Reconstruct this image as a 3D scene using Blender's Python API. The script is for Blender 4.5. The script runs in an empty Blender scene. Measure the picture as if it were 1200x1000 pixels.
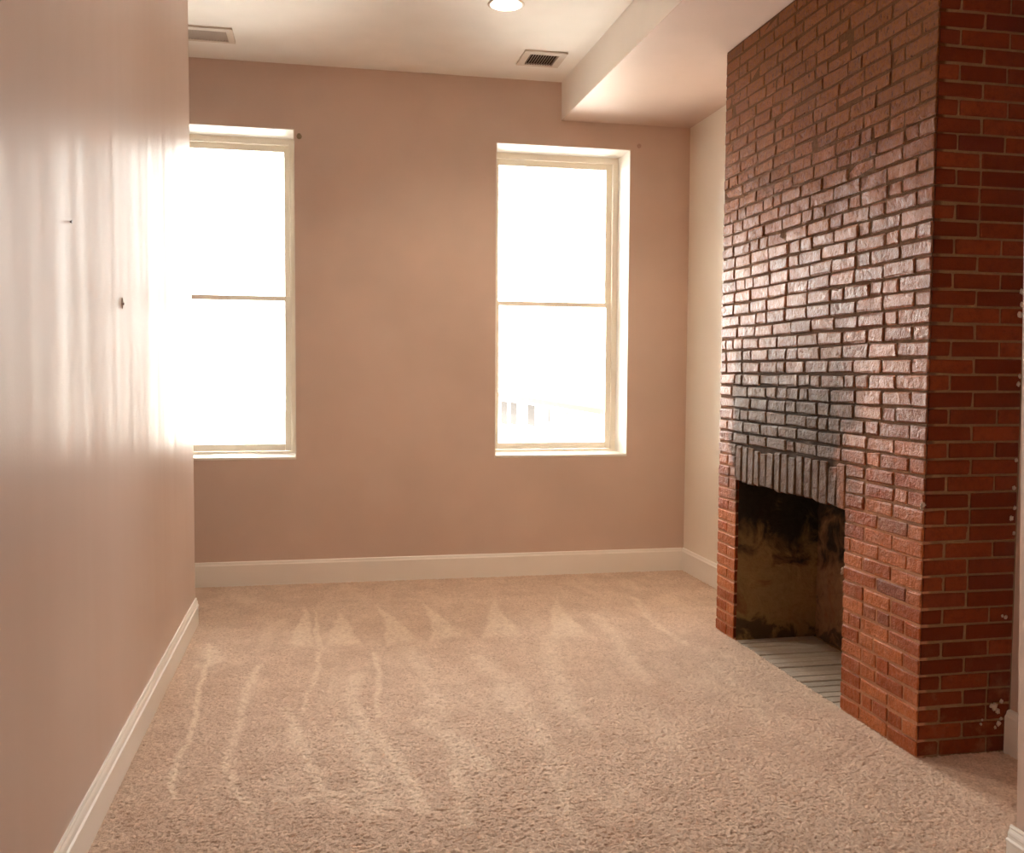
import bpy, math, random
import numpy as np
from mathutils import Matrix, Vector

random.seed(7)
rng = np.random.default_rng(11)
SC = bpy.context.scene
COL = SC.collection

# ------------------------------------------------------------------ camera
FPX, YAW, PITCH, ROLL = 1116.3, 0.198, -0.0561, 0.0064
fw = Vector((math.sin(YAW) * math.cos(PITCH), math.cos(YAW) * math.cos(PITCH), math.sin(PITCH)))
r0 = Vector((math.cos(YAW), -math.sin(YAW), 0))
u0 = r0.cross(fw)
rv = math.cos(ROLL) * r0 + math.sin(ROLL) * u0
uv = -math.sin(ROLL) * r0 + math.cos(ROLL) * u0
cam = bpy.data.cameras.new('camera')
cam.sensor_fit = 'HORIZONTAL'
cam.sensor_width = 36.0
cam.lens = FPX / 1200 * 36.0
cam.clip_start = 0.05
cam.clip_end = 400
co = bpy.data.objects.new('camera', cam)
COL.objects.link(co)
co.matrix_world = Matrix(((rv.x, uv.x, -fw.x, 0), (rv.y, uv.y, -fw.y, 0), (rv.z, uv.z, -fw.z, 1.5), (0, 0, 0, 1)))
SC.camera = co

# ------------------------------------------------------------------ sky and exposure
SKY = (1.0, 0.975, 0.93)
SKY_STRENGTH = 19.0
w = bpy.data.worlds.new('overcast_sky')
SC.world = w
w.use_nodes = True
bg = w.node_tree.nodes['Background']
bg.inputs[0].default_value = (*SKY, 1)
bg.inputs[1].default_value = SKY_STRENGTH
# sun behind the house: falls on the street and the houses opposite, never into the room
sl = bpy.data.lights.new('sun', 'SUN')
sl.energy = 55.0
sl.angle = math.radians(1.0)
sl.color = (1.0, 0.97, 0.92)
so_ = bpy.data.objects.new('sun', sl)
COL.objects.link(so_)
so_.rotation_euler = (math.radians(38), 0, math.radians(-20))   # shines towards +y, steeply down
vs = SC.view_settings
vs.view_transform = 'Standard'
vs.look = 'None'
vs.gamma = 1.0
vs.use_curve_mapping = False
vs.exposure = 0.40
try:
    SC.cycles.max_bounces = 14
    SC.cycles.diffuse_bounces = 10
    SC.cycles.sample_clamp_indirect = 12.0
except Exception:
    pass

# ------------------------------------------------------------------ dimensions (metres)
YB = 6.8465            # inner face of the window wall
XL, YL = -0.7366, 5.845  # left partition, its far end
XR = 2.722             # right wall beyond the chimney
XC, YC0, YC1 = 2.281, 3.2756, 5.2135   # chimney face, near and far ends
ZC, ZS = 3.6115, 3.34  # ceiling, soffit
XS = 1.726
REV = 0.28             # depth of the window reveals
Y_REAR = -5.0
X_HALL = -2.8
OP0, OP1, OPZ = 3.838, 4.975, 0.905    # fireplace opening
XF = 2.78              # fireback

# light portals: help the sampler find the two windows, they give no light of their own
for nm, x0, x1 in (('window_portal', 1.245, 2.257), ('window_portal', -1.185, -0.172)):
    a = bpy.data.lights.new(nm, 'AREA')
    a.shape = 'RECTANGLE'
    a.size, a.size_y = x1 - x0, 2.28
    a.energy = 1.0
    a.cycles.is_portal = True
    o = bpy.data.objects.new(nm, a)
    COL.objects.link(o)
    o.location = ((x0 + x1) / 2, YB + REV + 0.10, 2.02)
    o.rotation_euler = (-math.pi / 2, 0, 0)

# ------------------------------------------------------------------ mesh helpers
class MB:
    def __init__(s):
        s.v, s.f, s.c = [], [], []
    def add(s, vs_, fs_, col=None):
        b = len(s.v)
        s.v += [tuple(p) for p in vs_]
        s.f += [tuple(i + b for i in f) for f in fs_]
        s.c += [col or (0.5, 0.5, 0.5, 1)] * len(vs_)
        return s
    def box(s, x0, x1, y0, y1, z0, z1, col=None):
        v = [(x0, y0, z0), (x1, y0, z0), (x1, y1, z0), (x0, y1, z0), (x0, y0, z1), (x1, y0, z1), (x1, y1, z1), (x0, y1, z1)]
        return s.add(v, BOXF, col)
    def cbox(s, x0, x1, y0, y1, z0, z1, b=0.004, jit=0.0, col=None):
        """box with chamfered edges and, if asked, jittered corners: 24 verts, 44 triangles"""
        v = []
        for sx in (0, 1):
            for sy in (0, 1):
                for sz in (0, 1):
                    X, Y, Z = (x0, x1)[sx], (y0, y1)[sy], (z0, z1)[sz]
                    dx, dy, dz = (b, -b)[sx], (b, -b)[sy], (b, -b)[sz]
                    j = [random.uniform(-jit, jit) * (.85, 1, 1)[a_] for a_ in range(3)]
                    k = [1 + (random.uniform(-.6, .9) if jit else 0) for _ in range(3)]
                    v.append((X + j[0], Y + j[1] + dy * k[1], Z + j[2] + dz * k[2]))
                    v.append((X + j[0] + dx * k[0], Y + j[1], Z + j[2] + dz * k[2]))
                    v.append((X + j[0] + dx * k[0], Y + j[1] + dy * k[1], Z + j[2]))
        return s.add(v, CBF, col)
    def prism(s, prof, p0, p1, n):
        """extrude a profile [(protrusion, height)] from p0 to p1 (xy), protruding along n (xy)"""
        m = len(prof)
        v = [(p[0] + n[0] * d, p[1] + n[1] * d, z) for p in (p0, p1) for d, z in prof]
        f = [(i, (i + 1) % m, m + (i + 1) % m, m + i) for i in range(m)]
        f += [tuple(range(m - 1, -1, -1)), tuple(range(m, 2 * m))]
        return s.add(v, f)
    def lathe(s, prof, c, axis='z', n=32):
        """prof [(radius, along axis)], closed at the ends where radius is 0"""
        v, f = [], []
        for i in range(n):
            t = 2 * math.pi * i / n
            for r, h in prof:
                a, b = r * math.cos(t), r * math.sin(t)
                v.append({'z': (c[0] + a, c[1] + b, c[2] + h), 'y': (c[0] + a, c[1] + h, c[2] + b), 'x': (c[0] + h, c[1] + a, c[2] + b)}[axis])
        m = len(prof)
        for i in range(n):
            k = (i + 1) % n
            for j in range(m - 1):
                f.append((i * m + j, k * m + j, k * m + j + 1, i * m + j + 1))
        return s.add(v, f)
    def build(s, name, mat, parent=None, smooth=False, fix=True):
        me = bpy.data.meshes.new(name)
        me.from_pydata(s.v, [], s.f)
        at = me.color_attributes.new('tint', 'FLOAT_COLOR', 'POINT')
        at.data.foreach_set('color', np.array(s.c, dtype=np.float32).ravel())
        if fix:
            import bmesh
            bm = bmesh.new()
            bm.from_mesh(me)
            bmesh.ops.recalc_face_normals(bm, faces=bm.faces)
            bm.to_mesh(me)
            bm.free()
        if smooth:
            me.polygons.foreach_set('use_smooth', [True] * len(me.polygons))
        me.materials.append(mat)
        o = bpy.data.objects.new(name, me)
        COL.objects.link(o)
        if parent is not None:
            o.parent = parent
            o.matrix_parent_inverse = Matrix.Translation(-Vector(parent.location))
        return o

BOXF = [(0, 3, 2, 1), (4, 5, 6, 7), (0, 1, 5, 4), (1, 2, 6, 5), (2, 3, 7, 6), (3, 0, 4, 7)]
def _cbf():
    idx = lambda sx, sy, sz, a: ((sx * 2 + sy) * 2 + sz) * 3 + a
    F = []
    for s_ in (0, 1):
        F.append([idx(s_, 0, 0, 0), idx(s_, 1, 0, 0), idx(s_, 1, 1, 0), idx(s_, 0, 1, 0)])
        F.append([idx(0, s_, 0, 1), idx(1, s_, 0, 1), idx(1, s_, 1, 1), idx(0, s_, 1, 1)])
        F.append([idx(0, 0, s_, 2), idx(1, 0, s_, 2), idx(1, 1, s_, 2), idx(0, 1, s_, 2)])
    for a in (0, 1):
        for b in (0, 1):
            F.append([idx(a, b, 0, 0), idx(a, b, 1, 0), idx(a, b, 1, 1), idx(a, b, 0, 1)])
            F.append([idx(a, 0, b, 0), idx(a, 1, b, 0), idx(a, 1, b, 2), idx(a, 0, b, 2)])
            F.append([idx(0, a, b, 1), idx(1, a, b, 1), idx(1, a, b, 2), idx(0, a, b, 2)])
    for a in (0, 1):
        for b in (0, 1):
            for c in (0, 1):
                F.append([idx(a, b, c, 0), idx(a, b, c, 1), idx(a, b, c, 2)])
    # orient outwards on a unit sample
    P = []
    for sx in (0, 1):
        for sy in (0, 1):
            for sz in (0, 1):
                d = [(.1, -.1)[q] for q in (sx, sy, sz)]
                P += [Vector((sx, sy + d[1], sz + d[2])), Vector((sx + d[0], sy, sz + d[2])), Vector((sx + d[0], sy + d[1], sz))]
    out = []
    for f in F:
        c = sum((P[i] for i in f), Vector()) / len(f)
        n = (P[f[1]] - P[f[0]]).cross(P[f[2]] - P[f[0]])
        out.append(tuple(f if n.dot(c - Vector((.5, .5, .5))) > 0 else f[::-1]))
    return out
CBF = _cbf()

def tag(o, label, cat=None, group=None, kind=None):
    o['label'] = label
    if cat: o['category'] = cat
    if group: o['group'] = group
    if kind: o['kind'] = kind
    return o
def empty(name, loc):
    o = bpy.data.objects.new(name, None)
    COL.objects.link(o)
    o.location = loc
    o.empty_display_size = .1
    return o

# ------------------------------------------------------------------ material helpers
class Mat:
    def __init__(s, name, base=(.5, .5, .5), rough=.6, spec=.5, metal=0.0):
        s.m = bpy.data.materials.new(name)
        s.m.use_nodes = True
        s.nt = s.m.node_tree
        s.b = s.nt.nodes['Principled BSDF']
        s.b.inputs['Base Color'].default_value = (*base, 1)
        s.b.inputs['Roughness'].default_value = rough
        s.b.inputs['Specular IOR Level'].default_value = spec
        s.b.inputs['Metallic'].default_value = metal
    def n(s, t, **kw):
        nd = s.nt.nodes.new(t)
        for k, v in kw.items():
            if hasattr(nd, k): setattr(nd, k, v)
        return nd
    def l(s, a, b): s.nt.links.new(a, b)
    def put(s, sock, v):
        if isinstance(v, bpy.types.NodeSocket): s.l(v, sock)
        elif isinstance(v, tuple) and len(v) == 3 and sock.type == 'RGBA': sock.default_value = (*v, 1)
        else: sock.default_value = v
    def pos(s, scale=(1, 1, 1), loc=(0, 0, 0)):
        g = s.n('ShaderNodeNewGeometry')
        mp = s.n('ShaderNodeMapping')
        mp.inputs['Scale'].default_value = scale
        mp.inputs['Location'].default_value = loc
        s.l(g.outputs['Position'], mp.inputs[0])
        return mp.outputs[0]
    def noise(s, vec, scale, detail=4, rough=.55, dist=0):
        nd = s.n('ShaderNodeTexNoise')
        s.l(vec, nd.inputs['Vector'])
        nd.inputs['Scale'].default_value = scale
        nd.inputs['Detail'].default_value = detail
        nd.inputs['Roughness'].default_value = rough
        nd.inputs['Distortion'].default_value = dist
        return nd.outputs['Fac']
    def math(s, op, a, b=0.0, c=0.0, clamp=False):
        nd = s.n('ShaderNodeMath')
        nd.operation = op
        nd.use_clamp = clamp
        for i, v in enumerate((a, b, c)): s.put(nd.inputs[i], v)
        return nd.outputs[0]
    def ramp(s, fac, a, b, lo=0.0, hi=1.0):
        nd = s.n('ShaderNodeMapRange')
        nd.interpolation_type = 'SMOOTHSTEP'
        s.put(nd.inputs['Value'], fac)
        for k, v in (('From Min', a), ('From Max', b), ('To Min', lo), ('To Max', hi)): s.put(nd.inputs[k], v)
        return nd.outputs['Result']
    def mix(s, fac, a, b, blend='MIX'):
        nd = s.n('ShaderNodeMix')
        nd.data_type = 'RGBA'
        nd.blend_type = blend
        s.put(nd.inputs['Factor'], fac)
        s.put(nd.inputs['A'] if False else nd.inputs[6], a)
        s.put(nd.inputs[7], b)
        return nd.outputs[2]
    def sep(s, vec):
        nd = s.n('ShaderNodeSeparateXYZ')
        s.l(vec, nd.inputs[0])
        return nd.outputs
    def bump(s, h, dist, strength=1.0, prev=None):
        nd = s.n('ShaderNodeBump')
        nd.inputs['Strength'].default_value = strength
        nd.inputs['Distance'].default_value = dist
        s.put(nd.inputs['Height'], h)
        if prev is not None: s.l(prev, nd.inputs['Normal'])
        return nd.outputs[0]
    def base(s, v): s.put(s.b.inputs['Base Color'], v)
    def rough(s, v): s.put(s.b.inputs['Roughness'], v)
    def normal(s, v): s.l(v, s.b.inputs['Normal'])

def paint(name, col, rough, tex=0.0004, var=.05, spec=.5):
    m = Mat(name, col, rough, spec)
    p = m.pos()
    nz = m.noise(p, 1.3, 3)
    m.base(m.mix(m.ramp(nz, .3, .7, 0, 1), tuple(c * (1 - var) for c in col), tuple(min(1, c * (1 + var)) for c in col)))
    m.normal(m.bump(m.noise(p, 90, 3), tex))
    return m

WALLC = (.655, .51, .435)
M_wall = paint('wall_paint', WALLC, .5)
M_ceil = paint('ceiling_paint', (.95, .935, .90), .7)
M_trim = paint('trim_paint', (.92, .89, .84), .32, tex=.0002, var=.02)
M_cream = paint('cream_wall_paint', (.86, .79, .69), .5, var=.02)
M_reveal = paint('reveal_paint', (.84, .80, .74), .5, var=.02)
M_sash = paint('sash_paint', (.90, .84, .73), .35, var=.03)

# the long left wall: satin paint over uneven plaster, trowelled in upright sweeps
mw = Mat('satin_wall_paint', tuple(c * .94 for c in WALLC), .36, .12)
p = mw.pos((0, 1, .10))
h1 = mw.noise(p, 2.2, 2, .5)
h2 = mw.noise(mw.pos((0, 1, .25), (3, 5, 1)), 11, 3, .6)
h3 = mw.noise(mw.pos(), 120, 2)
nz = mw.bump(h1, .014)
nz = mw.bump(h2, .0007, 1, nz)
nz = mw.bump(h3, .0003, 1, nz)
mw.normal(nz)
mw.rough(mw.ramp(mw.noise(mw.pos((1, 1, .3)), 1.7, 3), .3, .7, .35, .42))
M_leftwall = mw.m
for q in ('M_wall', 'M_ceil', 'M_trim', 'M_reveal', 'M_sash', 'M_cream'): globals()[q] = globals()[q].m

# carpet: twisted plush pile, marks of the vacuum cleaner where the pile lies the other way
mc = Mat('carpet_pile', (.5, .35, .26), .95, .15)
p = mc.pos()
at = mc.n('ShaderNodeAttribute', attribute_name='tint')
ts = mc.n('ShaderNodeSeparateColor')
mc.l(at.outputs['Color'], ts.inputs[0])
tuft = mc.noise(p, 160, 3, .6)
patch = mc.noise(p, 5.0, 4, .6)
c = mc.mix(ts.outputs[0], (.40, .255, .18), (.86, .675, .54))  # low pile darker: shade between the tufts put into the colour
c = mc.mix(mc.ramp(tuft, .3, .7, 0, .5), c, (.86, .69, .56))
c = mc.mix(mc.ramp(patch, .35, .7, 0, .42), c, (.52, .36, .265))
lay = mc.noise(mc.pos((3.2, 1.1, 1)), 1.6, 4, .6, .4)
c = mc.mix(mc.ramp(lay, .50, .68, 0, .32), c, (.90, .74, .59))
c = mc.mix(ts.outputs[1], c, (.93, .79, .64))
mc.base(c)
mc.b.inputs['Sheen Weight'].default_value = .25
mc.b.inputs['Sheen Roughness'].default_value = .5
mc.b.inputs['Sheen Tint'].default_value = (1, .9, .78, 1)
mc.normal(mc.bump(tuft, .004))
M_carpet = mc.m

# bricks ------------------------------------------------------------
def soot_mask(m):
    """smoke stain over and beside the fireplace opening (metres in the room)"""
    xyz = m.sep(m.pos())
    wob = m.noise(m.pos(), 4.5, 4)
    y = m.math('ADD', xyz[1], m.math('MULTIPLY', m.math('SUBTRACT', wob, .5), .5))
    z = m.math('ADD', xyz[2], m.math('MULTIPLY', m.math('SUBTRACT', wob, .5), .5))
    a = m.math('MULTIPLY', m.ramp(y, 3.72, 3.92), m.ramp(y, 4.96, 5.10, 1, 0))
    b = m.math('MULTIPLY', m.ramp(z, .70, .84), m.ramp(z, 1.30, 1.95, 1, 0))
    return m.math('MULTIPLY', a, b), xyz

def brick_mat(name):
    m = Mat(name, (.4, .15, .08), .45, .5)
    at = m.n('ShaderNodeAttribute', attribute_name='tint')
    ts = m.n('ShaderNodeSeparateColor')
    m.l(at.outputs['Color'], ts.inputs[0])
    T0, T1 = ts.outputs[0], ts.outputs[1]
    soot, xyz = soot_mask(m)
    p = m.pos()
    n1 = m.noise(p, 9, 5, .65)
    n2 = m.noise(p, 45, 4, .65)
    n3 = m.noise(p, 160, 3, .6)
    # side of the chimney: clean darker red brick, colour lowered further for the shade on this face
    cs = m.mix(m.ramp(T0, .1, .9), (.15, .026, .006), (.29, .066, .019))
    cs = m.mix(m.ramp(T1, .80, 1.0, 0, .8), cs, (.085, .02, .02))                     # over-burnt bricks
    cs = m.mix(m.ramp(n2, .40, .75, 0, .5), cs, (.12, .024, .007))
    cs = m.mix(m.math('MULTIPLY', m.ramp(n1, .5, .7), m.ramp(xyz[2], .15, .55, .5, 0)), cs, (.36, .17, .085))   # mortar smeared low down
    # front: weathered, sealed, with smoke and plaster residue
    c = m.mix(m.ramp(T0, .1, .9), (.36, .085, .024), (.54, .175, .06))
    c = m.mix(m.ramp(T1, .80, 1.0, 0, .75), c, (.22, .085, .06))
    c = m.mix(m.ramp(n2, .40, .75, 0, .55), c, (.26, .075, .025))
    c = m.mix(m.ramp(n1, .45, .75, 0, .45), c, (.50, .22, .12))                          # lime bloom
    pitted = m.ramp(n3, .56, .70)
    c = m.mix(m.math('MULTIPLY', pitted, .6), c, (.13, .055, .03))
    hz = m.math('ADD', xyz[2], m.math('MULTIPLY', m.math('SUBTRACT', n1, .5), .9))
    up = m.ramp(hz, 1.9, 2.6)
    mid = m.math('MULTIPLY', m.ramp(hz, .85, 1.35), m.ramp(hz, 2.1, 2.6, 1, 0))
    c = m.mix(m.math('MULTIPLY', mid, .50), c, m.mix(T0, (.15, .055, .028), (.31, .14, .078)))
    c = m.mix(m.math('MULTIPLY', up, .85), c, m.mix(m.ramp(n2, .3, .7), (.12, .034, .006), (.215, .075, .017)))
    chip = m.ramp(m.noise(m.pos((1, 2.0, .8)), 26, 3, .6), .63, .70)
    c = m.mix(m.math('MULTIPLY', m.math('MULTIPLY', chip, up), .7), c, (.035, .014, .006))
    c = m.mix(m.math('MULTIPLY', soot, .9), c, m.mix(n2, (.045, .028, .016), (.15, .098, .062)))
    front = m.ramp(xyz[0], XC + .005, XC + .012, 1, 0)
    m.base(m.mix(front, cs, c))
    rf = m.math('ADD', m.ramp(n2, .3, .7, .27, .54), m.math('ADD', m.math('MULTIPLY', up, .32), m.math('MULTIPLY', soot, .16)))
    m.rough(m.math('ADD', m.math('MULTIPLY', rf, front), m.math('MULTIPLY', m.math('SUBTRACT', 1, front), .62)))
    m.put(m.b.inputs['Specular IOR Level'], m.math('ADD', .14, m.math('MULTIPLY', m.math('MULTIPLY', m.math('MULTIPLY', mid, front), m.math('SUBTRACT', 1, m.math('MULTIPLY', soot, .75))), .24)))
    nn = m.bump(m.math('MULTIPLY', n1, front), .014)
    nn = m.bump(m.math('MULTIPLY', n2, m.math('ADD', .25, m.math('MULTIPLY', front, .75))), .008, 1, nn)
    m.normal(m.bump(n3, .0018, 1, nn))
    return m.m
M_brick = M_brickside = brick_mat('weathered_brick')

def mortar_mat():
    m = Mat('lime_mortar', (.4, .3, .2), .9, .08)
    soot, xyz = soot_mask(m)
    p = m.pos()
    n1 = m.noise(p, 6, 4)
    n2 = m.noise(p, 70, 4, .7)
    low = m.ramp(m.math('ADD', xyz[2], m.math('MULTIPLY', m.math('SUBTRACT', n1, .5), .8)), .75, 1.25, 1, 0)
    c = m.mix(low, m.mix(n2, (.10, .055, .034), (.26, .15, .09)), m.mix(n2, (.42, .19, .10), (.66, .37, .23)))
    up = m.ramp(m.math('ADD', xyz[2], m.math('MULTIPLY', m.math('SUBTRACT', n1, .5), .9)), 1.9, 2.6)
    c = m.mix(m.math('MULTIPLY', up, .85), c, m.mix(n2, (.07, .022, .005), (.17, .066, .018)))
    side = m.ramp(xyz[0], XC + .03, XC + .05)
    c = m.mix(side, c, m.mix(n2, (.22, .13, .062), (.38, .245, .135)))
    c = m.mix(m.math('MULTIPLY', soot, m.math('SUBTRACT', .9, m.math('MULTIPLY', side, .9))), c, (.05, .038, .03))
    m.base(c)
    nn = m.bump(n1, .004)
    m.normal(m.bump(n2, .004, 1, nn))
    return m.m
M_mortar = mortar_mat()

def lump_mat():
    m = Mat('pale_mortar_crumbs', (.62, .5, .4), .9, .2)
    n2 = m.noise(m.pos(), 60, 3)
    m.base(m.mix(n2, (.42, .32, .24), (.75, .64, .54)))
    m.normal(m.bump(n2, .004))
    return m.m
M_lump = lump_mat()

def parging(name, kind):
    """smoke-stained render inside the firebox"""
    m = Mat(name, (.2, .14, .07), .85, .25)
    p = m.pos()
    xyz = m.sep(p)
    n1 = m.noise(p, 5.5, 5, .6, .6)
    n2 = m.noise(p, 30, 5, .65)
    h = m.math('ADD', xyz[2], m.math('MULTIPLY', m.math('SUBTRACT', n1, .5), 1.1))
    tan = m.mix(n2, (.20, .12, .045), (.42, .27, .11))
    if kind == 'back': tan = m.mix(n2, (.12, .065, .035), (.40, .22, .11))
    rust = m.ramp(n1, .52, .66)
    c = m.mix(m.math('MULTIPLY', rust, .6), tan, (.22, .085, .035))
    c = m.mix(m.ramp(h, .42, .70), c, m.mix(n2, (.012, .009, .007), (.05, .036, .025)))
    c = m.mix(m.math('MULTIPLY', m.ramp(h, -.02, .10, 1, 0), .8), c, (.04, .028, .018))
    m.base(c)
    nn = m.bump(n1, .03)
    m.normal(m.bump(n2, .008, 1, nn))
    return m.m
M_parge = parging('smoked_render', 'side')
M_fireback = parging('smoked_fireback', 'back')

def hearth_mat():
    m = Mat('ash_grey_hearth', (.3, .26, .21), .7, .3)
    at = m.n('ShaderNodeAttribute', attribute_name='tint')
    ts = m.n('ShaderNodeSeparateColor')
    m.l(at.outputs['Color'], ts.inputs[0])
    g = m.noise(m.pos((3, 30, 1)), 2.5, 4)
    n2 = m.noise(m.pos(), 40, 4)
    c = m.mix(g, (.33, .27, .215), (.52, .44, .36))
    c = m.mix(m.math('MULTIPLY', ts.outputs[0], .45), c, (.26, .215, .17))
    c = m.mix(m.ramp(n2, .55, .8, 0, .6), c, (.62, .55, .47))
    m.base(c)
    m.normal(m.bump(n2, .003))
    return m.m
M_hearth = hearth_mat()

M_darkgap = Mat('dark_gap', (.02, .015, .012), .9, .1).m
M_vent = Mat('enamelled_steel', (.74, .68, .60), .45).m
M_ventgrey = Mat('grey_vane', (.42, .35, .29), .5).m
M_ventdark = Mat('duct_shadow', (.008, .005, .004), .9, .1).m  # near-black plate colour, painted as the shade inside the duct
M_slat = Mat('brown_vane', (.36, .26, .19), .5).m
M_can = Mat('white_reflector', (.88, .86, .82), .5).m
M_brass = Mat('dull_brass', (.35, .27, .17), .4, metal=.7).m
M_steel = Mat('nail_steel', (.35, .32, .30), .4, metal=.8).m
M_plug = Mat('painted_plug', (.50, .34, .28), .5).m
M_floor = Mat('subfloor', (.3, .22, .15), .8).m

def emitter(name, col, st):
    m = Mat(name, col, .4)
    m.b.inputs['Emission Color'].default_value = (*col, 1)
    m.b.inputs['Emission Strength'].default_value = st
    return m.m
M_led = emitter('lamp_lens', (1.0, .84, .64), 480)

mg = bpy.data.materials.new('window_glass')
mg.use_nodes = True
nt = mg.node_tree
nt.nodes.clear()
out = nt.nodes.new('ShaderNodeOutputMaterial')
mx = nt.nodes.new('ShaderNodeMixShader')
tr = nt.nodes.new('ShaderNodeBsdfTransparent')
tr.inputs[0].default_value = (.94, .95, .94, 1)
gl = nt.nodes.new('ShaderNodeBsdfGlossy')
gl.inputs['Roughness'].default_value = .02
fr = nt.nodes.new('ShaderNodeFresnel')
fr.inputs[0].default_value = 1.45
nt.links.new(fr.outputs[0], mx.inputs[0])
nt.links.new(tr.outputs[0], mx.inputs[1])
nt.links.new(gl.outputs[0], mx.inputs[2])
nt.links.new(mx.outputs[0], out.inputs[0])
M_glass = mg

# ================================================================== THE ROOM
W1 = (1.2447, 2.2570, .8805, 3.158)     # right window opening in the window wall
W2 = (-1.185, -.1724, .8850, 3.172)     # left window opening
def S(name, mb, mat, label, cat, **kw):
    return tag(mb.build(name, mat, **kw), label, cat, kind='structure')

# floor slab and carpet
S('floor', MB().box(X_HALL, 3.1, Y_REAR, YB + .4, -.14, -.02), M_floor, 'subfloor of the room lying hidden under the carpet', 'floor')

def make_carpet():
    st = .0052
    nx, ny = int((XR + .02 + .76) / st), int((YB - 1.75) / st)
    xs = -.755 + np.arange(nx + 1) * st
    ys = 1.75 + np.arange(ny + 1) * st
    hgt = rng.random((ny + 1, nx + 1))
    def blur(a):
        return (a + np.roll(a, 1, 0) + np.roll(a, -1, 0) + np.roll(a, 1, 1) + np.roll(a, -1, 1)) / 5
    fine = hgt + .6 * blur(hgt)
    coarse = blur(blur(blur(rng.random((ny + 1, nx + 1)))))
    coarse = (coarse - coarse.mean()) / coarse.std()
    fine = (fine - fine.mean()) / fine.std()
    t = np.clip(.5 + .24 * fine + .05 * coarse, 0, 1)
    X, Y = np.meshgrid(xs, ys)
    X2 = X + (rng.random(X.shape) - .5) * .005
    Y2 = Y + (rng.random(X.shape) - .5) * .005
    Z = -.005 + .0075 * t
    # strokes of the vacuum cleaner, room metres
    strokes = STROKES
    mk = np.zeros_like(X)
    wob = .014 * np.sin(Y * 6.1 + X * 3) + .004 * np.sin(Y * 23 + X * 9)
    for pts, wd, amp in strokes:
        for (ax, ay), (bx, by) in zip(pts[:-1], pts[1:]):
            dx, dy = bx - ax, by - ay
            L2 = dx * dx + dy * dy
            u = np.clip(((X + wob - ax) * dx + (Y - ay) * dy) / L2, 0, 1)
            d = np.hypot(X + wob - ax - u * dx, Y - ay - u * dy)
            mk = np.maximum(mk, amp * np.clip(1.4 - d / wd, 0, 1))
    for tri in WEDGES:
        (ax, ay), (bx, by), (cx, cy) = tri
        den = (by - cy) * (ax - cx) + (cx - bx) * (ay - cy)
        l1 = ((by - cy) * (X + wob - cx) + (cx - bx) * (Y - cy)) / den
        l2 = ((cy - ay) * (X + wob - cx) + (ax - cx) * (Y - cy)) / den
        l3 = 1 - l1 - l2
        e = np.minimum(np.minimum(l1, l2), l3)
        mk = np.maximum(mk, .50 * np.clip(e * 9 + .3, 0, 1))
    mk = mk * (.55 + .45 * t + .25 * coarse.clip(-1, 1))
    mk = np.clip(mk * 1.2, 0, .9)
    idx = np.arange((ny + 1) * (nx + 1)).reshape(ny + 1, nx + 1)
    a, b, c_, d = idx[:-1, :-1], idx[:-1, 1:], idx[1:, 1:], idx[1:, :-1]
    cxm, cym = (X[:-1, :-1] + X[1:, 1:]) / 2, (Y[:-1, :-1] + Y[1:, 1:]) / 2
    keep = (cxm < XC + .012) | ((cym < YC0 + .01) & (cxm < 2.70)) | (cym > YC1 - .01)
    keep &= ~((cym < 2.41) & (cxm > 2.04))
    q = np.stack([a, b, c_, d], -1)[keep]
    V = np.stack([X2, Y2, Z], -1).reshape(-1, 3)
    col = np.stack([t, mk, np.zeros_like(t), np.ones_like(t)], -1).reshape(-1, 4)
    nv = len(V)
    # the same carpet, without modelled tufts, behind the camera and past the partition
    extra = [(-.755, 2.05, Y_REAR, 1.75), (X_HALL, -.755, YL, YB), (X_HALL, -.855, Y_REAR, YL)]
    EV, EQ = [], []
    for (x0, x1, y0, y1) in extra:
        k = nv + len(EV)
        EV += [(x0, y0, 0), (x1, y0, 0), (x1, y1, 0), (x0, y1, 0)]
        EQ.append((k, k + 1, k + 2, k + 3))
    V = np.vstack([V, np.array(EV)])
    col = np.vstack([col, np.tile([.5, 0, 0, 1], (len(EV), 1))])
    q = np.vstack([q, np.array(EQ)])
    me = bpy.data.meshes.new('carpet')
    me.vertices.add(len(V))
    me.vertices.foreach_set('co', V.astype(np.float32).ravel())
    me.loops.add(q.size)
    me.loops.foreach_set('vertex_index', q.astype(np.int32).ravel())
    me.polygons.add(len(q))
    me.polygons.foreach_set('loop_start', np.arange(0, q.size, 4, dtype=np.int32))
    me.polygons.foreach_set('loop_total', np.full(len(q), 4, dtype=np.int32))
    me.update(calc_edges=True)
    ca = me.color_attributes.new('tint', 'FLOAT_COLOR', 'POINT')
    ca.data.foreach_set('color', col.astype(np.float32).ravel())
    me.polygons.foreach_set('use_smooth', np.ones(len(q), dtype=bool))
    me.materials.append(M_carpet)
    o = bpy.data.objects.new('carpet', me)
    COL.objects.link(o)
    return tag(o, 'pinkish beige plush carpet with pale vacuum tracks covering the floor', 'carpet', kind='stuff')

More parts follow.
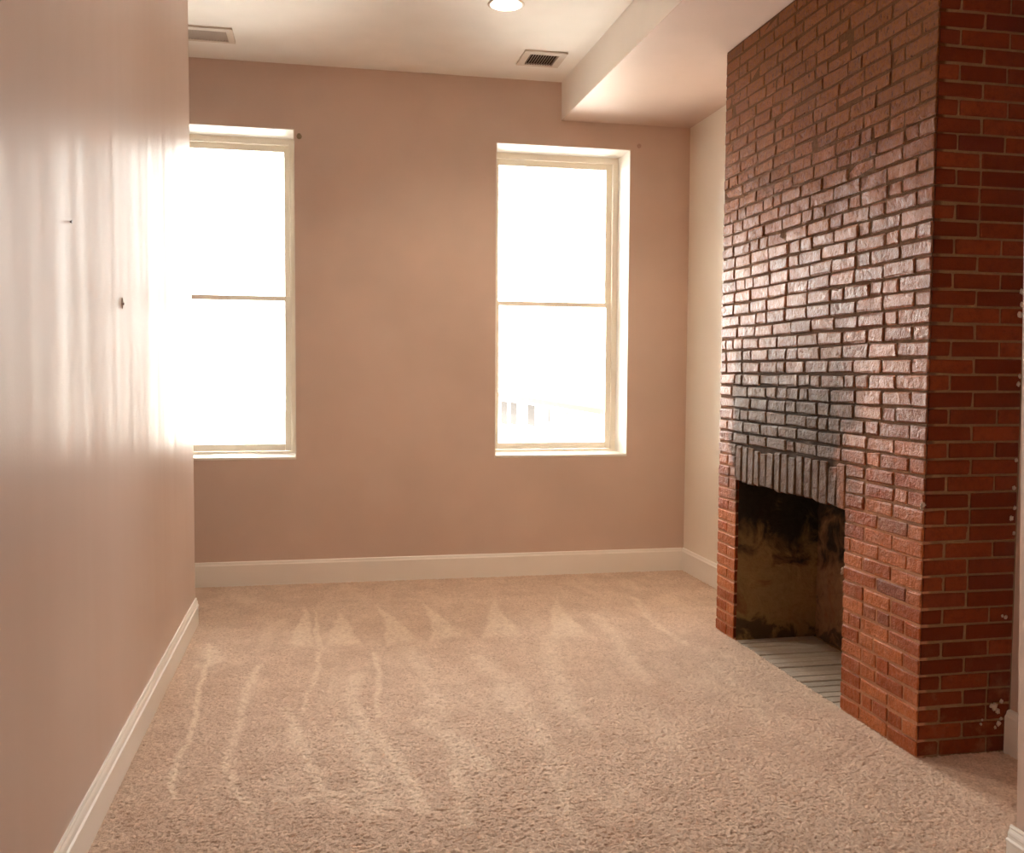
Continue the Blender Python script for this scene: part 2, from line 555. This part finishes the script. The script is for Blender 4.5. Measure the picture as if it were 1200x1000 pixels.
_s = [[(-0.62, 5.39), (-0.56, 4.72), (-0.55, 4.15), (-0.54, 3.7), (-0.51, 3.44)], [(-0.33, 4.95), (-0.34, 4.43), (-0.37, 3.93), (-0.36, 3.71), (-0.29, 3.44), (-0.22, 3.29)],
      [(-0.03, 5.13), (-0.04, 4.63), (-0.08, 4.19)], [(0.27, 5.07), (0.26, 4.45), (0.25, 4.11)], [(0.16, 4.72), (0.14, 4.35), (0.18, 3.97), (0.26, 3.64), (0.31, 3.43), (0.35, 3.18)],
      [(-0.16, 4.29), (-0.11, 3.93), (-0.04, 3.61), (0.02, 3.38), (0.12, 3.22)], [(0.44, 4.02), (0.52, 3.77), (0.58, 3.54)], [(0.47, 3.52), (0.5, 3.29), (0.48, 3.06)],
      [(-0.13, 3.35), (0.06, 3.36), (0.2, 3.38)], [(0.85, 3.37), (0.83, 3.09), (0.83, 2.92)], [(0.9, 4.46), (0.9, 3.99), (0.87, 3.61), (0.85, 3.37)], [(0.47, 5.12), (0.5, 4.53), (0.52, 4.11)],
      [(0.81, 4.9), (0.86, 4.46), (0.85, 4.11)], [(1.26, 5.23), (1.14, 4.55), (1.08, 4.07)], [(2.04, 6.05), (1.97, 5.3), (1.97, 4.93)], [(1.68, 5.65), (1.61, 4.91), (1.56, 4.34)],
      [(2.03, 4.84), (1.95, 4.14), (1.87, 3.71)], [(1.97, 4.26), (1.97, 3.9), (1.97, 3.45)], [(0.08, 4.04), (0.19, 3.53), (0.23, 3.2)]]
_w = [(.013, .75), (.02, .5), (.014, .5), (.014, .6), (.035, .5), (.025, .4), (.06, .4), (.03, .4), (.03, .4), (.03, .35), (.05, .3), (.05, .3), (.06, .35), (.06, .35), (.03, .4), (.04, .3), (.03, .22), (.03, .2), (.05, .35)]
STROKES = [(a, b[0], b[1]) for a, b in zip(_s, _w)] + [([(-.62, 5.3), (-.55, 5.08), (-.60, 5.0)], .05, .5)]
WEDGES = [[(-0.12, 6.23), (-0.17, 5.28), (-0.01, 5.2)], [(-0.07, 6.22), (-0.02, 5.12), (0.03, 5.16)], [(0.09, 6.04), (0.03, 5.24), (0.24, 5.21)], [(0.34, 6.15), (0.36, 5.19), (0.55, 5.24)],
          [(0.66, 6.17), (0.6, 5.23), (0.78, 5.32)], [(1.14, 6.2), (0.86, 5.22), (1.11, 5.26)], [(1.53, 6.14), (1.24, 5.15), (1.5, 5.19)]]
make_carpet()

# window wall with two openings
def wall_with_openings(x0, x1, y0, y1, z0, z1, ops):
    mb = MB()
    xs = [x0] + [v for o in ops for v in o[:2]] + [x1]
    for i in range(0, len(xs), 2):
        mb.box(xs[i], xs[i + 1], y0, y1, z0, z1)
    for o in ops:
        mb.box(o[0], o[1], y0, y1, z0, o[2])
        mb.box(o[0], o[1], y0, y1, o[3], z1)
    return mb
S('wall_back', wall_with_openings(X_HALL, 3.0, YB, YB + .40, -.02, ZC + .1, [W2, W1]), M_wall, 'dusty pink wall with the two tall windows', 'wall')
# left partition with an eased far corner
mb = MB()
e = .012
prof = [(XL, Y_REAR), (XL, YL - e), (XL - e * .3, YL - e * .3), (XL - e, YL), (XL - .12, YL), (XL - .12, Y_REAR)]
n_ = len(prof)
mb.add([(x, y, -.02) for x, y in prof] + [(x, y, ZC) for x, y in prof],
       [(i, (i + 1) % n_, n_ + (i + 1) % n_, n_ + i) for i in range(n_)] + [tuple(range(n_)), tuple(range(n_, 2 * n_))])
S('wall_left', mb, M_leftwall, 'long pink satin wall in the left foreground shining with window light', 'wall')
S('wall_right', MB().box(XR, XR + .2, YC1 + .002, YB, -.02, ZS), M_cream, 'narrow strip of wall between the window wall and the chimney', 'wall')
S('wall_alcove', MB().box(2.695, 2.85, 2.42, YC0 - .002, -.02, ZS), M_wall, 'shadowed alcove wall on the near side of the chimney', 'wall')
mb = MB()
mb.add([(2.035, Y_REAR, -.02), (2.9, Y_REAR, -.02), (2.9, 2.42, -.02), (2.035, 2.42, -.02), (1.94, Y_REAR, ZS), (2.9, Y_REAR, ZS), (2.9, 2.42, ZS), (1.94, 2.42, ZS)], BOXF)
S('wall_near', mb, M_wall, 'sliver of wall corner at the right edge in front of the chimney', 'wall')
S('wall_rear', MB().box(X_HALL, 3.1, Y_REAR - .15, Y_REAR, -.02, ZC + .1), M_wall, 'wall behind the viewer closing the room', 'wall')
S('wall_hall', MB().box(X_HALL - .15, X_HALL, Y_REAR, YB + .4, -.02, ZC + .1), M_wall, 'far side wall of the passage behind the left partition', 'wall')
LX, LY, LR = 1.051, 5.489, .088
mb = MB()
for (a, b, c_, d) in ((X_HALL, 3.1, Y_REAR, LY - .2), (X_HALL, 3.1, LY + .2, YB), (X_HALL, LX - .2, LY - .2, LY + .2), (LX + .2, 3.1, LY - .2, LY + .2)):
    mb.box(a, b, c_, d, ZC, ZC + .15)
q_ = 40
ring, sq = [], []
for i in range(q_):
    t_ = 2 * math.pi * i / q_
    cx_, sy_ = math.cos(t_), math.sin(t_)
    m_ = max(abs(cx_), abs(sy_))
    ring.append((LX + LR * cx_, LY + LR * sy_))
    sq.append((LX + .2 * cx_ / m_, LY + .2 * sy_ / m_))
mb.add([(x, y, ZC) for x, y in ring] + [(x, y, ZC) for x, y in sq] + [(x, y, ZC + .15) for x, y in ring] + [(x, y, ZC + .15) for x, y in sq],
       [(i, (i + 1) % q_, q_ + (i + 1) % q_, q_ + i) for i in range(q_)] + [(2 * q_ + i, 2 * q_ + (i + 1) % q_, 3 * q_ + (i + 1) % q_, 3 * q_ + i) for i in range(q_)]
       + [(i, (i + 1) % q_, 2 * q_ + (i + 1) % q_, 2 * q_ + i) for i in range(q_)])
S('ceiling', mb, M_ceil, 'warm white painted ceiling with two vents and a downlight', 'ceiling')
mb = MB()
xs0 = XS + (YB - Y_REAR) * .012
mb.add([(xs0, Y_REAR, ZS), (3.0, Y_REAR, ZS), (3.0, YB, ZS), (XS, YB, ZS), (xs0, Y_REAR, ZC), (3.0, Y_REAR, ZC), (3.0, YB, ZC), (XS, YB, ZC)], BOXF)
sf = S('ceiling_soffit', mb, M_ceil, 'boxed-in soffit with a white edge dropping below the ceiling over the chimney', 'ceiling')
sf.data.materials.append(M_wall)       # the underside is painted like the walls
for pl in sf.data.polygons:
    if pl.normal.z < -.9: pl.material_index = 1

# baseboards
PB = [(0, -.015), (.017, -.015), (.017, .146), (.013, .154), (.011, .166), (.007, .171), (0, .171)]
PL = [(0, -.015), (.017, -.015), (.017, .106), (.021, .110), (.021, .116), (.015, .120), (.013, .128), (.015, .131), (.013, .138), (.008, .147), (.009, .152), (.006, .158), (0, .158)]
S('baseboard_back', MB().prism(PB, (X_HALL, YB), (XR - .017, YB), (0, -1)), M_trim, 'tall plain white baseboard under the two windows', 'baseboard')
S('baseboard_right', MB().prism(PB, (XR, YB), (XR, YC1 + .004), (-1, 0)), M_trim, 'short white baseboard between window wall and chimney', 'baseboard')
S('baseboard_left', MB().prism(PL, (XL, Y_REAR), (XL, YL - .004), (1, 0)), M_trim, 'long white moulded baseboard along the left wall', 'baseboard')
S('baseboard_alcove', MB().prism([(d * 1.6, z) for d, z in PB], (2.695, 2.43), (2.695, YC0 - .006), (-1, 0)), M_trim, 'white baseboard in the dark alcove beside the chimney', 'baseboard')
S('baseboard_near', MB().prism([(d + .004, z) for d, z in PL], (2.030, Y_REAR), (2.030, 2.435), (-1, 0)), M_trim, 'white moulded baseboard end at the lower right edge', 'baseboard')

# windows -----------------------------------------------------------
def window(name, op, label):
    x0, x1, z0, z1 = op
    root = empty(name, ((x0 + x1) / 2, YB, z0))
    tag(root, label, 'window', 'double-hung windows in the back wall', 'structure')
    yf = YB + REV
    t = .006
    mb = MB().box(x0, x0 + t, YB - .001, yf, z0, z1).box(x1 - t, x1, YB - .001, yf, z0, z1)
    mb.box(x0 + t, x1 - t, YB - .001, yf, z1 - t, z1)
    mb.build('reveal', M_reveal, root)
    MB().cbox(x0 + t, x1 - t, YB - .003, yf, z0 - .002, z0 + .016, .003).build('sill', M_reveal, root)
    # fixed frame: jambs, head, bottom, with stop beads
    a0, a1, b0, b1 = x0 + t, x1 - t, z0 + .016, z1 - t
    fwd = .030
    mb = MB()
    mb.box(a0, a0 + fwd, yf, yf + .11, b0, b1).box(a1 - fwd, a1, yf, yf + .11, b0, b1)
    mb.box(a0 + fwd, a1 - fwd, yf, yf + .11, b1 - .034, b1).box(a0 + fwd, a1 - fwd, yf, yf + .11, b0, b0 + .018)
    mb.build('frame', M_sash, root)
    mb = MB()
    mb.cbox(a0 + fwd, a0 + fwd + .012, yf - .004, yf + .014, b0 + .018, b1 - .034, .002).cbox(a1 - fwd - .012, a1 - fwd, yf - .004, yf + .014, b0 + .018, b1 - .034, .002)
    mb.cbox(a0 + fwd, a1 - fwd, yf - .004, yf + .014, b1 - .046, b1 - .034, .002)
    mb.build('stop_bead', M_sash, root)
    c0, c1 = a0 + fwd + .002, a1 - fwd - .002
    zm = 2.028
    def sash(nm, za, zb, y, bot, top):
        s_ = MB()
        s_.cbox(c0, c0 + .046, y, y + .034, za, zb, .003).cbox(c1 - .046, c1, y, y + .034, za, zb, .003)
        s_.cbox(c0 + .046, c1 - .046, y, y + .034, za, za + bot, .003).cbox(c0 + .046, c1 - .046, y, y + .034, zb - top, zb, .003)
        so = s_.build(nm, M_sash, root)
        MB().box(c0 + .04, c1 - .04, y + .015, y + .019, za + bot - .006, zb - top + .006).build('pane', M_glass, so)
        return so
    sash('upper_sash', zm - .016, b1 - .036, yf + .058, .034, .045)
    sash('lower_sash', b0 + .020, zm + .018, yf + .018, .050, .034)
    return root
window('window_1', W2, 'left tall double-hung window half hidden by the pink wall')
window('window_2', W1, 'right tall double-hung window in white reveals near the chimney')

# ================================================================== CHIMNEY
chim = empty('chimney', (2.5, 4.24, 0))
tag(chim, 'exposed red brick chimney breast with a blackened open fireplace', 'chimney')
NC = 51
CH = (ZS - .004) / NC
J = .0095
D0 = XC + .0065      # face of the mortar bed behind the brick faces
YD0, YD1 = YC0 + .005, YC1 - .004
mb = MB()
XB = 2.95
mb.box(D0, XB, YD0, OP0 - .004, -.02, ZS - .004)                    # near pier
mb.box(D0, XB, OP1 + .004, YD1, -.02, ZS - .004)                    # far pier
mb.box(D0, XB, OP0 - .004, OP1 + .004, OPZ + .012, ZS - .004)       # over the opening
mb.box(XF + .02, XB, OP0 + .006, OP1 - .006, -.02, OPZ + .012)
mb.build('mortar_bed', M_mortar, chim)

# firebox lining: uneven rendered surfaces
def rough_panel(f, nu, nv, amp):
    mb = MB()
    g = [[f(i / nu, j / nv, random.uniform(-amp, amp)) for j in range(nv + 1)] for i in range(nu + 1)]
    vs_ = [p for row in g for p in row]
    fs_ = [(i * (nv + 1) + j, (i + 1) * (nv + 1) + j, (i + 1) * (nv + 1) + j + 1, i * (nv + 1) + j + 1) for i in range(nu) for j in range(nv)]
    return mb.add(vs_, fs_)
rough_panel(lambda u, v, r: (XC + .016 + u * (XF - XC - .016), OP1 - .012 - .012 * u + r, v * (OPZ + .012)), 14, 22, .006).build('firebox_side', M_parge, chim, smooth=True)
rough_panel(lambda u, v, r: (XF + r, OP0 + u * (OP1 - OP0), v * (OPZ + .012)), 26, 22, .009).build('fireback', M_fireback, chim, smooth=True)
rough_panel(lambda u, v, r: (XC + .016 + u * (XF - XC - .016), OP0 + .012 + r, v * (OPZ + .012)), 10, 18, .006).build('firebox_side', M_parge, chim, smooth=True)

bricks = []     # (x0,x1,y0,y1,z0,z1, bevel, jitter, material, approx size on view)
def seen(y, x, dy, dx, dz):
    d = math.hypot(x, y)
    # width across the line of sight of the visible faces
    wv = dy * x / d + dx * y / d
    return wv * dz / d / d

def run(y0, y1, z0, z1, k, corner_near, zc):
    """bricks of one course of the front face from y0 to y1"""
    segs = []
    y = y0
    if corner_near:
        L = (.199 if k % 2 == 0 else .096) + random.uniform(-.004, .004)
        segs.append((y, min(y + L, y1), True))
        y += L + J
    else:
        y += 0.0
        if k % 2:
            L = .095 + random.uniform(-.01, .01)
            segs.append((y, min(y + L, y1), False))
            y += L + J
    while y < y1 - .03:
        L = .197 + random.uniform(-.012, .010)
        if random.random() < .20: L = random.uniform(.075, .115)
        if y + L > y1 - .055: L = y1 - y
        segs.append((y, min(y + L, y1), False))
        y += L + J + random.uniform(-.002, .004)
    return segs

for k in range(NC):
    z0, z1 = k * CH + J * .5, (k + 1) * CH - J * .5
    zc = (z0 + z1) / 2
    if zc < OPZ - .01:
        spans = [(YC0, OP0, True), (OP1, YC1, False)]
    elif k * CH < 1.10:
        if z0 < OPZ: pass
        spans = [(YC0, OP0 - .004, True), (OP1 + .010, YC1, False)]
    else:
        spans = [(YC0, YC1, True)]
    worn = 1.0 if zc > .9 else .55
    if zc > 2.4: worn = 1.15
    for (a, b, cn) in spans:
        for (y0, y1, corner) in run(a, b, z0, z1, k, cn, zc):
            px = max(-.004, min(.003, random.gauss(0, .0016) * worn))
            hi_ = min(1, max(0, (zc + random.uniform(-.25, .25) - 2.0) / .5))
            px = px * (1 - .6 * hi_) + .0042 * hi_
            if zc < .9: px = px + .0022
            dz0, dz1 = random.uniform(-.0015, .0015), random.uniform(-.0015, .0015)
            xf = XC + px
            if corner:
                dx = .096 if k % 2 == 0 else .199
                bricks.append((XC + random.uniform(-.001, .002), XC + dx, y0, y1, z0 + dz0, z1 + dz1, .0045, .0014, 1, seen(y0, XC, y1 - y0, dx, z1 - z0)))
            else:
                if worn > .9 and random.random() < .025: xf += random.uniform(.001, .003)
                bricks.append((xf, XC + .075, y0, y1, z0 + dz0, z1 + dz1, (.0048 * worn + .0008) * (1 - .5 * hi_), .0022 * worn, 0, seen((y0 + y1) / 2, XC, y1 - y0, 0, z1 - z0)))
    # side face towards the viewer
    x = XC + ((.096 if k % 2 == 0 else .199) + J)
    xe = 2.693
    first = True
    while x < xe - .012:
        L = .199 + random.uniform(-.004, .004)
        if random.random() < .12: L = .096
        if x + L > xe - .02: L = xe - x
        off = random.uniform(-.001, .001)
        bricks.append((x, x + L, YC0 + off, YC0 + .08, z0, z1, .0022, .0006, 1, seen(YC0, x + L / 2, 0, L, z1 - z0)))
        x += L + J
order = sorted(range(len(bricks)), key=lambda i: -bricks[i][9])
single = set(order[:300])
rest = MB()
rest_side = MB()
for i, b in enumerate(bricks):
    col = (random.random(), random.random(), random.random(), 1)
    if b[8] == 1: col = (col[0] * .6 + .1, col[1] * .9, col[2], 1)
    if i in single:
        MB().cbox(*b[:6], b=b[6], jit=b[7], col=col).build('brick', M_brickside if b[8] else M_brick, chim, fix=False)
    else:
        (rest_side if b[8] else rest).cbox(*b[:6], b=b[6], jit=b[7], col=col)
o = rest.build('brickwork', M_brick, chim, fix=False); o['kind'] = 'stuff'
if rest_side.v:
    o = rest_side.build('corner_brickwork', M_brickside, chim, fix=False); o['kind'] = 'stuff'

# upright bricks of the lintel
ns = 15
zt = 17 * CH - .004
pit = (OP1 + .008 - OP0) / ns
for i in range(ns):
    y0 = OP0 + i * pit + .003 + random.uniform(-.002, .002)
    y1 = OP0 + (i + 1) * pit - .004 + random.uniform(-.003, .002)
    z0 = OPZ + random.uniform(-.006, .006)
    z1 = zt - random.choice((0, 0, .012, .020, .004)) - .004
    MB().cbox(XC + random.uniform(-.004, .002), XC + .10, y0, y1, z0, z1, b=.006, jit=.003, col=(random.random(), random.random() * .6, .5, 1)).build('lintel_brick', M_brick, chim, fix=False)

# crumbs of pale mortar along the chimney edges
def lump(c, r):
    vs_, fs_ = [], []
    nu, nv = 7, 5
    for j in range(nv):
        th = math.pi * (j + .5) / nv
        for i in range(nu):
            a = 2 * math.pi * i / nu
            q = r * random.uniform(.65, 1.25)
            vs_.append((c[0] + q * math.sin(th) * math.cos(a), c[1] + q * .5 * math.sin(th) * math.sin(a), c[2] + q * math.cos(th)))
    for j in range(nv - 1):
        for i in range(nu):
            fs_.append((j * nu + i, j * nu + (i + 1) % nu, (j + 1) * nu + (i + 1) % nu, (j + 1) * nu + i))
    fs_ += [tuple(range(nu)), tuple(range((nv - 1) * nu, nv * nu))]
    return vs_, fs_
for (x, z, r) in ((2.625, .185, .016), (2.640, .165, .011), (2.655, .205, .009), (2.610, .190, .010), (2.645, .115, .011), (2.655, .135, .008), (2.630, .100, .007), (2.565, .118, .006), (2.57, .135, .005),
                  (2.680, 1.83, .011), (2.683, 1.78, .010), (2.676, 1.74, .012), (2.684, 1.50, .009), (2.680, 1.47, .010), (2.683, 1.17, .008), (2.676, 1.06, .009), (2.682, .98, .009), (2.670, .94, .011), (2.684, .88, .007),
                  (2.660, .545, .008), (2.645, .55, .006)):
    MB().add(*lump((x, YC0 - .002, z), r)).build('mortar_lump', M_lump, chim, smooth=True)
for (y, z, r) in ((YC0 + .004, 1.00, .013), (YC0 + .010, .985, .009), (OP0 + .004, .63, .011), (OP0 + .010, .615, .009)):
    MB().add(*lump((XC + .002, y, z), r)).build('mortar_lump', M_lump, chim, smooth=True)

# hearth of narrow grey slabs inside the fireplace
hearth = empty('hearth', (2.53, (OP0 + OP1) / 2, 0))
tag(hearth, 'ash grey slatted hearth floor inside the open fireplace', 'hearth')
MB().box(XC + .004, XF, OP0 + .002, OP1 - .002, -.019, -.009).build('hearth_bed', M_mortar, hearth)
y = OP0 + .004
while y < OP1 - .03:
    wd = min(random.uniform(.066, .084), OP1 - .004 - y)
    top = -.001 + random.uniform(-.002, .003)
    MB().cbox(XC + .006 + random.uniform(0, .006), XF - .01, y, y + wd - .006, -.010, top, b=.003, jit=.001, col=(random.random(), random.random(), .5, 1)).build('slab', M_hearth, hearth, fix=False)
    y += wd

# ================================================================== FITTINGS
def vent(name, x0, x1, y0, y1, gx0, gx1, gy0, gy1, nsl, tilt, slat_m, back_m, label):
    root = empty(name, ((x0 + x1) / 2, (y0 + y1) / 2, ZC))
    tag(root, label, 'vent', 'ceiling registers')
    zt_, zb_ = ZC - .0003, ZC - .012
    mb = MB()
    for (a, b, c_, d) in ((x0, x1, y0, gy0), (x0, x1, gy1, y1), (x0, gx0, gy0, gy1), (gx1, x1, gy0, gy1)):
        mb.box(a, b, c_, d, zb_, zt_)
    # sloping rim
    mb.build('frame', M_vent, root)
    MB().box(gx0, gx1, gy0, gy1, ZC - .002, zt_).build('duct_plate', back_m, root)
    for i in range(nsl):
        cx = gx0 + (i + .5) * (gx1 - gx0) / nsl
        hw, t = .0065, (.0024 if tilt < 1 else .0016)
        dx, dz = hw * math.sin(tilt), hw * math.cos(tilt) * .6
        cz = ZC - .0075
        v = [(cx - dx - t, gy0, cz - dz), (cx - dx + t, gy0, cz - dz), (cx - dx + t, gy1, cz - dz), (cx - dx - t, gy1, cz - dz),
             (cx + dx - t, gy0, cz + dz), (cx + dx + t, gy0, cz + dz), (cx + dx + t, gy1, cz + dz), (cx + dx - t, gy1, cz + dz)]
        MB().add(v, BOXF).build('vane', slat_m, root)
    return root
vent('ceiling_vent', 1.318, 1.607, 6.210, 6.500, 1.365, 1.558, 6.262, 6.470, 11, .12, M_slat, M_ventdark, 'white ceiling vent with dark open vanes beside the soffit')
vent('ceiling_vent', -.860, -.527, 6.222, 6.478, -.815, -.567, 6.268, 6.452, 14, 1.25, M_ventgrey, M_ventgrey, 'white ceiling vent with grey closed vanes above left window')

lt = empty('recessed_light', (1.051, 5.489, ZC))
tag(lt, 'round lit recessed downlight cut by the top of the picture', 'ceiling light')
MB().lathe([(.086, .002), (.086, -.004), (.094, -.007), (.104, -.005), (.107, -.0005), (.086, -.0005)], (LX, LY, ZC), 'z', 40).build('trim_ring', M_vent, lt, smooth=True)
MB().lathe([(.0865, -.001), (.082, .03), (.074, .075), (.076, .08), (.087, .08), (.0875, -.001)], (LX, LY, ZC), 'z', 40).build('reflector', M_can, lt, smooth=True, fix=False)
MB().lathe([(0, .064), (.05, .066), (.0745, .072), (.0745, .078), (0, .078)], (LX, LY, ZC), 'z', 40).build('lens', M_led, lt)

br = empty('curtain_bracket', (-.140, YB, 3.123))
tag(br, 'small dull brass curtain rod bracket right of the left window', 'bracket')
MB().lathe([(0, 0), (.018, 0), (.018, -.004), (.010, -.007), (0, -.007)], (-.140, YB, 3.123), 'y', 16).build('mounting_plate', M_brass, br, smooth=False)
MB().lathe([(0, -.006), (.007, -.006), (.007, -.030), (.012, -.034), (.013, -.042), (.008, -.048), (0, -.049)], (-.140, YB, 3.123), 'y', 16).build('knob', M_brass, br, smooth=True)
MB().lathe([(0, 0), (.017, 0), (.016, -.003), (.008, -.004), (.005, -.002), (0, -.002)], (2.322, YB, 3.188), 'y', 18).build('wall_plug', M_plug)
tag(bpy.data.objects['wall_plug'], 'pink painted-over screw plug right of the right window', 'wall plug')
mb = MB().lathe([(0, 0), (.003, 0), (.003, .004), (.006, .0045), (.006, .006), (0, .0065)], (XL, 3.095, 1.945), 'x', 10)
tag(mb.build('nail', M_steel), 'upper small nail in the shining left wall', 'nail')
sh = empty('screw_hook', (XL, 3.844, 1.756))
tag(sh, 'lower screw anchor in a chipped patch of the left wall', 'hook')
MB().add(*[[(XL + .001 + (q[0] - XL) * .15, q[1], q[2]) for q in lump((XL, 3.844, 1.756), .022)[0]], lump((XL, 3.844, 1.756), .022)[1]]).build('chipped_patch', M_lump, sh)
MB().lathe([(0, 0), (.004, 0), (.004, .005), (.006, .006), (.006, .008), (.003, .008), (.003, .006), (0, .006)], (XL, 3.844, 1.752), 'x', 12).build('screw_head', M_plug, sh)

# ================================================================== OUTSIDE
def facade_mat(name, col):
    m = Mat(name, col, .8, .2)
    n1 = m.noise(m.pos(), .7, 4)
    m.base(m.mix(n1, tuple(c * .92 for c in col), tuple(min(1, c * 1.05) for c in col)))
    return m.m
M_fac = facade_mat('pale_render', (.72, .68, .63))
M_fac2 = facade_mat('pale_siding', (.74, .71, .68))
M_roof = facade_mat('weathered_roof', (.026, .02, .015))
M_glassfar = Mat('far_glass', (.050, .046, .045), .6, .0).m
M_glasspale = Mat('far_glass_pale', (.055, .052, .05), .6, .0).m
M_frame2 = Mat('far_frame', (.6, .57, .54), .6).m
M_ground = facade_mat('pale_street', (.44, .42, .39))
S('ground', MB().box(-120, 120, YB + 1.2, 220, -5.3, -5.0), M_ground, 'washed-out street level far below the windows', 'ground')
bl = empty('building', (13.1, 69.4, -5))
tag(bl, 'pale low building with a sloping roofline seen through right window', 'building')
A, B = Vector((13.2, 72.0, 0)), Vector((12.0, 36.0, 0))
dr = (B - A).normalized()
nr = Vector((-dr.y, dr.x, 0))
if nr.x > 0: nr = -nr      # outwards, to the street on the left
def fbox(s0, s1, z0, z1, d0, d1):
    P = [A + dr * s + nr * d for s, d in ((s0, d0), (s1, d0), (s1, d1), (s0, d1))]
    return MB().add([(q.x, q.y, z0) for q in P] + [(q.x, q.y, z1) for q in P], BOXF)
fbox(0, 36, -5, -.25, -8, 0).build('wall', M_fac, bl)
fbox(-.3, 36.3, -.25, 0, -8.3, .35).build('roof', M_roof, bl)
for (s0, s1, z0, z1) in ((2.9, 5.9, -2.3, -.45), (7.0, 9.9, -2.1, -.40), (13.6, 16.4, -1.8, -.35), (20.2, 20.8, -1.3, -.35), (21.6, 22.0, -1.2, -.35), (24.7, 25.2, -1.1, -.35)):
    wn = fbox(s0, s1, z0, z1, .0, .06).build('window', M_frame2, bl)
    fbox(s0 + .15, s1 - .15, z0 + .1, z1 - .1, .03, .09).build('pane', M_glassfar, wn)
bl2 = empty('building', (-6, 24, -5))
tag(bl2, 'washed-out pale house front seen through the left window', 'building')
MB().box(-9.0, 1.2, 24, 32, -5, 1.9).build('wall', M_fac2, bl2)
MB().box(-9.3, 1.5, 23.7, 32.3, 1.9, 2.2).build('roof', M_fac, bl2)
for i, x in enumerate((-7.6, -5.6, -3.4, -1.6)):
    for z in (-3.4, -.9):
        wn = MB().box(x, x + .9, 23.95, 24.0, z, z + 1.5).build('window', M_frame2, bl2)
        MB().box(x + .07, x + .83, 23.92, 23.97, z + .07, z + 1.43).build('pane', M_glasspale, wn)
